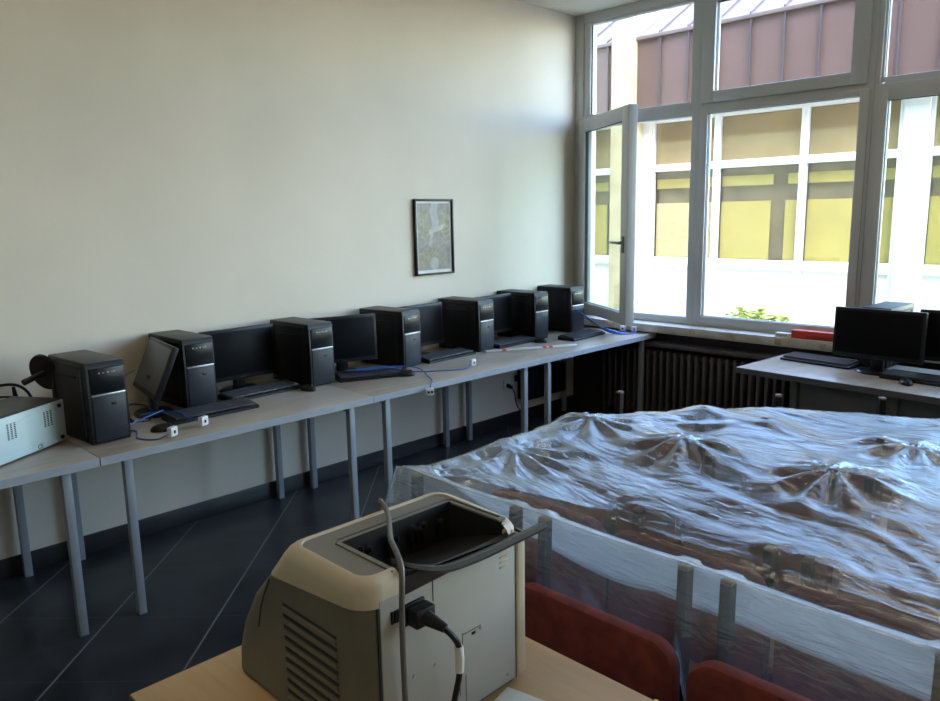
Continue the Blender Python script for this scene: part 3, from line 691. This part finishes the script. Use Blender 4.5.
for r_, y in enumerate((1.425, 1.865, 2.30, 2.72)):
    for c, x in enumerate((2.57, 3.07, 3.57)):
        nm = ('the printer', 'the middle', 'the picture edge')[c]
        if r_ == 0: lb = ('red-backed chair hidden behind the printer, front row under the plastic', 'red-backed chair against the wood table beside the printer, its dark posts lifting the plastic', 'red-backed chair at the wood table nearest the viewer\'s side edge, front row under the plastic')[c]
        elif r_ == 1: lb = ('red-backed chair seen over the printer tray, second row under the plastic', 'red-backed chair directly behind the front chair beside the printer, second row', 'red-backed chair at the picture edge, second row under the plastic')[c]
        elif r_ == 2: lb = ('chair whose posts raise the sheet edge near the wall, third row under the plastic', 'chair in the middle of the third row, two posts poking the plastic', 'chair whose post makes the sharp crease peak of the plastic, third row')[c]
        else: lb = ('chair in the last covered row left bare at the sheet\'s far corner', 'chair in the middle of the last covered row under the plastic', 'chair nearest the desk panel in the last covered row under the plastic')[c]
        place.append((x, y, 0, lb))
place.append((2.925, 3.21, 33, 'turned dark-posted chair standing bare beyond the plastic, before the desk panel'))
place[9] = (2.42, 2.72, 0, place[9][3])
for i, (x, y, a, lb) in enumerate(place):
    o = c0 if i == 0 else c1 if i == 3 else copy_tree(c1 if i in (4, 5) else c0)
    o.location = (x, y, 0); o.rotation_euler = (0, 0, R(a)); tag(o, lb, 'chair', 'chairs stored in rows')

# ------------------------------------------------------------------ the plastic sheet: a membrane over the chair posts
def make_sheet():
    h = .0125; xs = np.arange(2.14, 4.32, h); ys = np.arange(1.405, 3.62, h)
    Xg, Yg = np.meshgrid(xs, ys, indexing='ij'); N = Xg.shape
    obs = np.full(N, .30)
    def put(mask, z):
        nonlocal obs
        obs = np.maximum(obs, np.where(mask, z, .3))
    def seg(p, q, sag=0., w=.013):                                   # an edge of the sheet pulled tight between two posts
        (x0, y0, z0), (x1, y1, z1) = p, q; L = math.hypot(x1-x0, y1-y0)
        t = np.clip(((Xg-x0)*(x1-x0)+(Yg-y0)*(y1-y0))/L**2, 0, 1); d = np.hypot(Xg-x0-t*(x1-x0), Yg-y0-t*(y1-y0))
        put(d < w, z0+(z1-z0)*t-sag*4*t*(1-t))
    rowz = {0: .945, 1: .834, 2: .93, 3: .925}
    for i in range(12):
        x, y, a, lb = place[i]
        if i == 9: continue
        for sx in (-.2, .2):
            dd = np.maximum(abs(Xg-x-sx), abs(Yg-y-.006)); zt_ = rowz[i//3]+(0 if i < 3 else .004)
            put(dd < .024, zt_)
            if i > 5: dr = np.hypot(Xg-x-sx, (Yg-y-.006)*1.25); obs = np.maximum(obs, np.where(dr < .2, zt_-.34*np.maximum(0, dr-.02), .3))
        put((abs(Xg-x) < .235) & (abs(Yg-(y-.060)) < .028), .805)
    ext = {}
    for x, y, z in ((3.97, 1.43, .945), (3.97, 1.86, .833), (3.97, 2.3, .93), (3.97, 2.75, .92), (3.38, 3.10, .90), (3.8, 3.15, .92), (4.1, 3.3, .92)):
        put(np.maximum(abs(Xg-x), abs(Yg-y)) < .03, z)
    xr = [2.31, 2.37, 2.77, 2.87, 3.27, 3.37, 3.77, 3.97, 4.3]
    for y0, zc, sag in ((1.43, .945, .004), (1.858, .833, .008), (2.306, .915, .06)):
        for a_, b_ in zip(xr, xr[1:]):
            if y0 == 1.858 and a_ < 2.5: continue
            seg((a_, y0, zc), (b_, y0, zc), sag if b_-a_ > .2 else .002)
    lz = [(2.31, 1.43, .93), (2.31, 1.875, .93), (2.27, 2.31, .93)]
    seg(lz[0], lz[1], .012); seg(lz[1], lz[2], .012)
    dg = [(2.27, 2.31, .93), (2.40, 2.575, .90), (2.58, 2.80, .895), (2.76, 2.985, .905), (3.05, 3.19, .885), (3.38, 3.34, .885), (4.3, 3.40, .885)]
    for a_, b_ in zip(dg, dg[1:]): seg(a_, b_, .006)
    seg((2.27, 2.31, .93), (2.87, 2.73, .925), .03)
    # outside the tight outline the sheet hangs down
    dleft = np.interp(Yg, [1.4, 1.9, 2.31], [2.30, 2.30, 2.26])-Xg
    dxs = np.array([p[0] for p in dg]); dys = np.array([p[1] for p in dg])
    ddiag = (Yg-np.interp(Xg, dxs, dys, left=None)-np.where(Xg < 2.27, (Xg-2.27)*1.9, 0))*.74
    low = np.maximum(dleft, ddiag); pin = low > .014
    pinz = .90-2.4*np.clip(low-.014, 0, 1)
    dr = np.hypot(Xg-2.62, (Yg-2.726)*1.25); obs = np.maximum(obs, np.where(dr < .2, .934-.36*np.maximum(0, dr-.025), .3))
    for a_, b_ in zip((2.77, 2.87, 3.27, 3.37, 3.77, 3.97), (2.87, 3.27, 3.37, 3.77, 3.97, 4.3)): seg((a_, 2.726, .922), (b_, 2.726, .922), .03 if b_-a_ > .2 else .002)
    wob = .025*np.sin(Xg*7.3)+.02*np.sin(Xg*12.1+1)
    seg((2.31, 1.44, .94), (2.82, 1.795, .822), .004)
    Yr = np.clip(1.44+(Xg-2.31)*.69, 1.455, 1.80+wob*.2); q = (Yg-1.445)/(Yr-1.445)
    prof = np.interp(q, [0, .22, .45, .78, .93, 1.0, 1.08], [1.0, .80, .72, .69, .765, .812, 1.2])
    dep = np.clip((Xg-2.33)/.5, 0, 1); ub = np.where(q > 1.08, 1.2, .945-(.945-prof)*dep)
    ub = np.where((q <= 0), 1.2, ub)
    ub2 = np.interp(Yg+wob*.3, [1.90, 2.00, 2.13, 2.24, 2.29, 2.34, 2.45, 2.58, 2.67, 2.715, 2.76], [1.0, .888, .872, .895, 1.0, 1.0, .895, .872, .895, 1.0, 1.0])
    fade = np.clip((Xg-2.36)/.28, 0, 1); fade = fade*fade*(3-2*fade)*np.clip(.55+wob*14, 0, 1)
    ub = np.minimum(ub, 1.0-(1.0-ub2)*fade-(1-fade)*.02)
    Z = np.full(N, .88)
    for it in range(2600):
        A = Z.copy(); A[1:-1, 1:-1] = .25*(Z[2:, 1:-1]+Z[:-2, 1:-1]+Z[1:-1, 2:]+Z[1:-1, :-2])-.000035
        A[:, 0] = A[:, 1]; A[:, -1] = A[:, -2]; A[0] = A[1]; A[-1] = A[-2]
        A = np.maximum(np.minimum(A, ub), obs)
        Z = np.where(pin, np.minimum(A, np.maximum(pinz, .35)), A)
    for it in range(5):                                              # round the peaks a little
        A = np.pad(Z, 1, mode='edge'); A = (A[2:, 1:-1]+A[:-2, 1:-1]+A[1:-1, 2:]+A[1:-1, :-2]+2*Z)/6
        Z = np.where(pin, Z, np.maximum(A, np.where(obs > .9, obs-.006, obs)))
    ridge = .947-.004*np.abs(np.sin((xs-2.37)/.5*np.pi)); ridge = np.where(xs < 2.30, .94-(2.30-xs)*2.0, ridge)
    Z[:, 0] = np.maximum(ridge, .4)
    def noise2(U, V, seed):
        rg = np.random.default_rng(seed); T_ = rg.random((64, 64)); i = np.floor(U).astype(int); j = np.floor(V).astype(int); fu = U-i; fv = V-j
        fu = fu*fu*(3-2*fu); fv = fv*fv*(3-2*fv); g = lambda a, b: T_[a % 64, b % 64]
        return (g(i, j)*(1-fu)+g(i+1, j)*fu)*(1-fv)+(g(i, j+1)*(1-fu)+g(i+1, j+1)*fu)*fv-.5
    def folds(X_, Y_):                                               # long soft wrinkles running mostly along the rows
        wv = noise2(X_*2.1, Y_*2.1, 1)*.25
        a = noise2(X_*2.6+5, (Y_+.28*X_+wv)*12, 2); b = noise2(X_*4+9, (Y_+.1*X_+wv*1.5)*26, 3); c = noise2((X_-.8*Y_)*9, (Y_+.5*X_)*5, 4); e = noise2((X_+.5*Y_)*20, (Y_-.3*X_+wv)*24, 5)
        return .010*a*abs(a)*2+.008*a+.009*b+.004*c+.004*e
    edge = np.clip((Yg-1.41)/.08, 0, 1)*np.clip((-low-.0)/.06, 0, 1); free = .55+np.clip((Z-obs)/.12, 0, 1)*.6
    Z2 = Z + folds(Xg, Yg)*edge*free
    for (px, py, amp, k) in ((3.27, 2.31, .013, 9), (2.37, 1.87, .010, 11), (2.37, 2.31, .010, 9), (2.77, 2.31, .010, 9), (2.37, 1.45, .008, 12), (3.37, 2.73, .009, 9)):
        dx, dy = Xg-px, Yg-py; rr = np.hypot(dx, dy); th = np.arctan2(dy, dx)
        Z2 += amp*np.sin(k*th+px*7)*np.exp(-((rr-.11)/.09)**2)*edge
    keep = (low < .15)
    nrow = 26; rows = []                                             # the hanging front
    def hemz(x):
        z = np.full_like(x, .60)
        for cx in (2.57, 3.07, 3.57, 4.07):
            u = np.abs(x-cx)/.238; z = np.maximum(z, np.where(u < 1, .60+.115*(1-np.clip((u-.80)/.2, 0, 1)**2.2), .6))
        return np.where(x < 2.31, .36, z)
    hz = hemz(xs)
    for k in range(1, nrow+1):
        q = k/nrow
        yy = 1.405-.012*q**.8 - .012*np.sin(np.pi*q) + .006*np.sin(xs*23+q*4)*q*(1-q)*2 + .003*np.sin(xs*61+2*np.sin(q*5))*q*(1-q)
        yy = np.where(hz < .70, yy-.006*q, yy)
        zz = Z2[:, 0]+(hz-Z2[:, 0])*q**1.05
        xx = xs - np.where(xs < 2.33, .08*q, 0)
        yy = yy - np.where(xs < 2.33, .05*q, 0)
        rows.append(np.stack([xx, yy, zz], 1))
    rows = rows[::-1]
    V = np.concatenate(rows); nX = len(xs)
    top = np.stack([Xg.T, Yg.T, Z2.T], -1).reshape(-1, 3)
    Vall = np.concatenate([V, top]); K = np.concatenate([np.tile(xs > 2.22, (nrow, 1)), keep.T]); F = []
    nR = nrow+len(ys)
    for j in range(nR-1):
        for i in range(nX-1):
            if K[j, i] and K[j+1, i] and K[j, i+1] and K[j+1, i+1]:
                a = j*nX+i; F.append((a, a+1, a+nX+1, a+nX))
    me = bpy.data.meshes.new('plastic_sheet'); me.from_pydata(Vall.tolist(), [], F)
    me.polygons.foreach_set('use_smooth', [True]*len(F)); me.materials.append(M['sheet'])
    bm = bmesh.new(); bm.from_mesh(me); bmesh.ops.delete(bm, geom=[v for v in bm.verts if not v.link_faces], context='VERTS'); bm.to_mesh(me); bm.free()
    o = bpy.data.objects.new('plastic_sheet', me); COL.objects.link(o)
    return tag(o, 'large crumpled clear plastic sheet draped over the rows of chairs', 'plastic sheet')
make_sheet()

# ------------------------------------------------------------------ outside: courtyard and the building across it
GZ = -.30
struct(MB().box(-14, 16, D+.3, 26, GZ-.2, GZ).build('ground', 'ground'), 'pale courtyard paving between the buildings')
t = thing('opposite_building', 'sunlit building across the courtyard with white windows under mauve metal cladding', 'building', (0, 12, GZ))
g = -GZ
b_ = MB(); b_.box(-9, 2.34, .55, .75, 0, 3.7+g); b_.build('rear_wall', 'dim', t)
b_ = MB(); b_.box(-9, 2.34, -.25, .5, 3.29+g, 4.58+g); b_.build('cladding', 'mauve', t)
sx0 = -1.06
b_ = MB()
for k in range(-15, 7):
    x = sx0+k*.522
    if -4.0 < x < -3.55: continue
    b_.box(x-.014, x+.014, -.285, -.25, 3.29+g, 4.58+g)
b_.build('standing_seams', 'seam', t)
MB().box(-9, 2.34, -.30, -.2, 4.56+g, 4.62+g, .005).build('roof_edge', 'roof', t)
b_ = MB(); b_.loft([[(x, -.30, 4.61+g), (x, 1.5, 5.72+g), (x, 1.7, 5.70+g), (x, .5, 4.58+g)] for x in (-9, 2.34)]); b_.build('sloping_roof', 'roof', t)
b_ = MB()
for k in range(-15, 7):
    x = sx0+k*.522; b_.loft([[(xx, -.30, 4.62+g), (xx, 1.5, 5.73+g), (xx, 1.5, 5.76+g), (xx, -.31, 4.65+g)] for xx in (x-.012, x+.012)])
b_.build('roof_seams', 'roof', t)
b_ = MB(); b_.loft([[(x, -.55, 0), (x, -.55, 4.66+g), (x, 1.4, 5.9+g), (x, 1.8, 5.85+g), (x, .3, 4.6+g), (x, .3, 0)] for x in (-3.92, -3.60)]); b_.build('concrete_pier', 'concrete', t)
MB().box(-9, 2.34, -.10, .5, 3.22+g, 3.30+g).build('window_head', 'fwhite', t)
def fwin(x0, x1, var=0):
    f = MB(); bars(f, x0, x1, GZ+.05+g, 3.24+g, .055, .055, .06, .05, -.03, .05, .004)
    f.box(x0+.05, x1-.05, -.028, .048, 2.37+g, 2.49+g, .004); f.box(x0+.05, x1-.05, -.045, .05, .74+g, .89+g, .004); f_o = f.build('window_unit', 'fwhite', t)
    a, c = x0+.055, x1-.055
    MB().box(a, c, -.005, .03, GZ+.1+g, .75+g).build('lower_panel', 'fpanel', f_o)
    MB().box(a, c, .008, .014, .88+g, 2.38+g).build('pane', 'glass', f_o); MB().box(a, c, .008, .014, 2.48+g, 3.2+g).build('pane', 'glass', f_o)
    MB().box(a, c, .06, .07, 2.49+g, 3.22+g).build('blind', 'tan', f_o)
    w = c-a
    q = MB(); q.box(a, a+w*.64, .10, .115, .86+g, 1.83+g); q.box(a+w*.82, c, .10, .115, .86+g, 1.83+g); q.build('curtain', 'yellowc' if var != 1 else 'yellowl', f_o)
    q = MB(); q.box(a, a+w*.66, .10, .115, 2.08+g, 2.24+g); q.box(a+w*.84, c, .10, .115, 2.08+g, 2.24+g); q.build('curtain_pelmet', 'yellowc', f_o)
    MB().box(a, c, .16, .18, .86+g, 2.40+g).build('inner_blind', 'dim', f_o)
for i, (a, c) in enumerate([(-8.0, -6.65), (-6.62, -5.3), (-5.28, -3.93), (-3.42, -2.19), (-2.19, -.775), (-.775, .58), (.90, 2.3)]): fwin(a, c, (1 if i in (3,) else 2 if i in (2,) else 0))
MB().box(.58, .90, -.06, .1, 0, 3.24+g, .006).build('wide_post', 'fwhite', t); MB().box(-3.60, -3.42, -.05, .1, 0, 3.24+g, .005).build('wide_post', 'fwhite', t)
# shrub and wire
t = thing('courtyard_shrub', 'yellow-green shrub in the courtyard below the facing windows', 'shrub', (-.08, 9, GZ))
st = MB()
for k in range(7):
    a = R(k*51); st.tube([(0, 0, 0), (.1*math.cos(a), .1*math.sin(a), .35), (.25*math.cos(a), .2*math.sin(a), .62)], .012, 6, 4)
st.build('stems', 'post', t)
lf = bmesh.new()
for k in range(1500):
    v_ = Vector(rng.normal(size=3)); v_.normalize(); rr = rng.random()**.4
    c = Vector((v_.x*.45*rr, v_.y*.32*rr, .56+v_.z*.24*rr+.05*math.sin(v_.x*9)))
    q = Matrix.Translation(c) @ Matrix.Rotation(rng.random()*6.3, 4, 'Z') @ Matrix.Rotation(rng.random()*2.4-1.2, 4, 'X'); s_ = .028+.02*rng.random()
    P4 = [lf.verts.new(q @ Vector(p)) for p in ((-s_, 0, 0), (0, s_*.5, .004), (s_, 0, 0), (0, -s_*.5, .004))]; lf.faces.new(P4)
me = bpy.data.meshes.new('foliage'); lf.to_mesh(me); lf.free(); me.materials.append(M['leaf']); fo = bpy.data.objects.new('foliage', me); COL.objects.link(fo); fo.parent = t

# ------------------------------------------------------------------ light
FILL = 5.2
w = bpy.data.worlds.new('sky'); sc.world = w; w.use_nodes = True; nt = w.node_tree; bg = nt.nodes['Background']
sky = nd(nt, 'ShaderNodeTexSky'); sky.sky_type = 'NISHITA'; sky.sun_disc = False; sky.sun_elevation = R(62); sky.sun_rotation = R(140); sky.dust_density = .7; sky.ozone_density = 1.0
nt.links.new(sky.outputs[0], bg.inputs[0]); bg.inputs[1].default_value = 2.15
sl = bpy.data.lights.new('sun', 'SUN'); sl.energy = 1.9; sl.color = (1, .93, .80); sl.angle = R(.6); so = bpy.data.objects.new('sun', sl); COL.objects.link(so)
so.rotation_euler = Vector((-.30, .36, -.89)).to_track_quat('-Z', 'Y').to_euler()
for i, (x0, x1) in enumerate(((.05, 2.3), (2.36, 4.63), (4.7, 7.3))):
    al = bpy.data.lights.new('window_portal', 'AREA'); al.shape = 'RECTANGLE'; al.size = x1-x0; al.size_y = 2.4; al.cycles.is_portal = True
    ao = bpy.data.objects.new('window_portal', al); COL.objects.link(ao); ao.location = ((x0+x1)/2, D+.12, 2.05); ao.rotation_euler = (R(-90), 0, 0)

def lum(x, y, rz, lb):  # fill lights added out of view to lift the room's brightness
    t = thing('fill_light', lb, 'fill_lamp', (x, y, H), rz, 'added fill lights')
    MB().box(-.62, .62, -.11, .11, -.05, 0, .006).build('housing', 'pvc', t)
    MB().box(-.60, .60, -.095, .095, -.072, -.048, .006).build('diffuser', M['fill_lamp'], t)
lm = bpy.data.materials.new('fill_diffuser'); lm.use_nodes = True; pb = lm.node_tree.nodes['Principled BSDF']; pb.inputs['Emission Color'].default_value = (1, .82, .62, 1); pb.inputs['Emission Strength'].default_value = FILL; M['fill_lamp'] = lm
for x, y, rz in ((3.2, 3.7, 0), (5.4, 3.7, 0), (2.6, .6, 0), (5.0, .6, 0)): lum(x, y, rz, 'added fill light under the ceiling, out of view')
# ------------------------------------------------------------------ camera
cx, cz, f_, yaw, pit, roll = 4.0522, 1.6986, 759.8, .7904, .1772, -.0186
fw = Vector((-math.sin(yaw)*math.cos(pit), math.cos(yaw)*math.cos(pit), -math.sin(pit))); rt = Vector((math.cos(yaw), math.sin(yaw), 0)); up = rt.cross(fw)
r2 = rt*math.cos(roll)+up*math.sin(roll); u2 = -rt*math.sin(roll)+up*math.cos(roll)
cd = bpy.data.cameras.new('camera'); cd.sensor_width = 36; cd.lens = f_*36/940; cd.clip_start = .05; co_ = bpy.data.objects.new('camera', cd); COL.objects.link(co_)
mt = Matrix((r2, u2, -fw)).transposed().to_4x4(); mt.translation = (cx, 0, cz); co_.matrix_world = mt; sc.camera = co_
sc.view_settings.view_transform = 'Standard'; sc.view_settings.look = 'None'; sc.view_settings.gamma = 1; sc.view_settings.use_curve_mapping = False
sc.view_settings.exposure = .66
c = sc.cycles; c.max_bounces = 10; c.diffuse_bounces = 6; c.glossy_bounces = 4; c.transparent_max_bounces = 24; c.caustics_reflective = False; c.caustics_refractive = False
c.sample_clamp_indirect = 8.; c.use_denoising = True
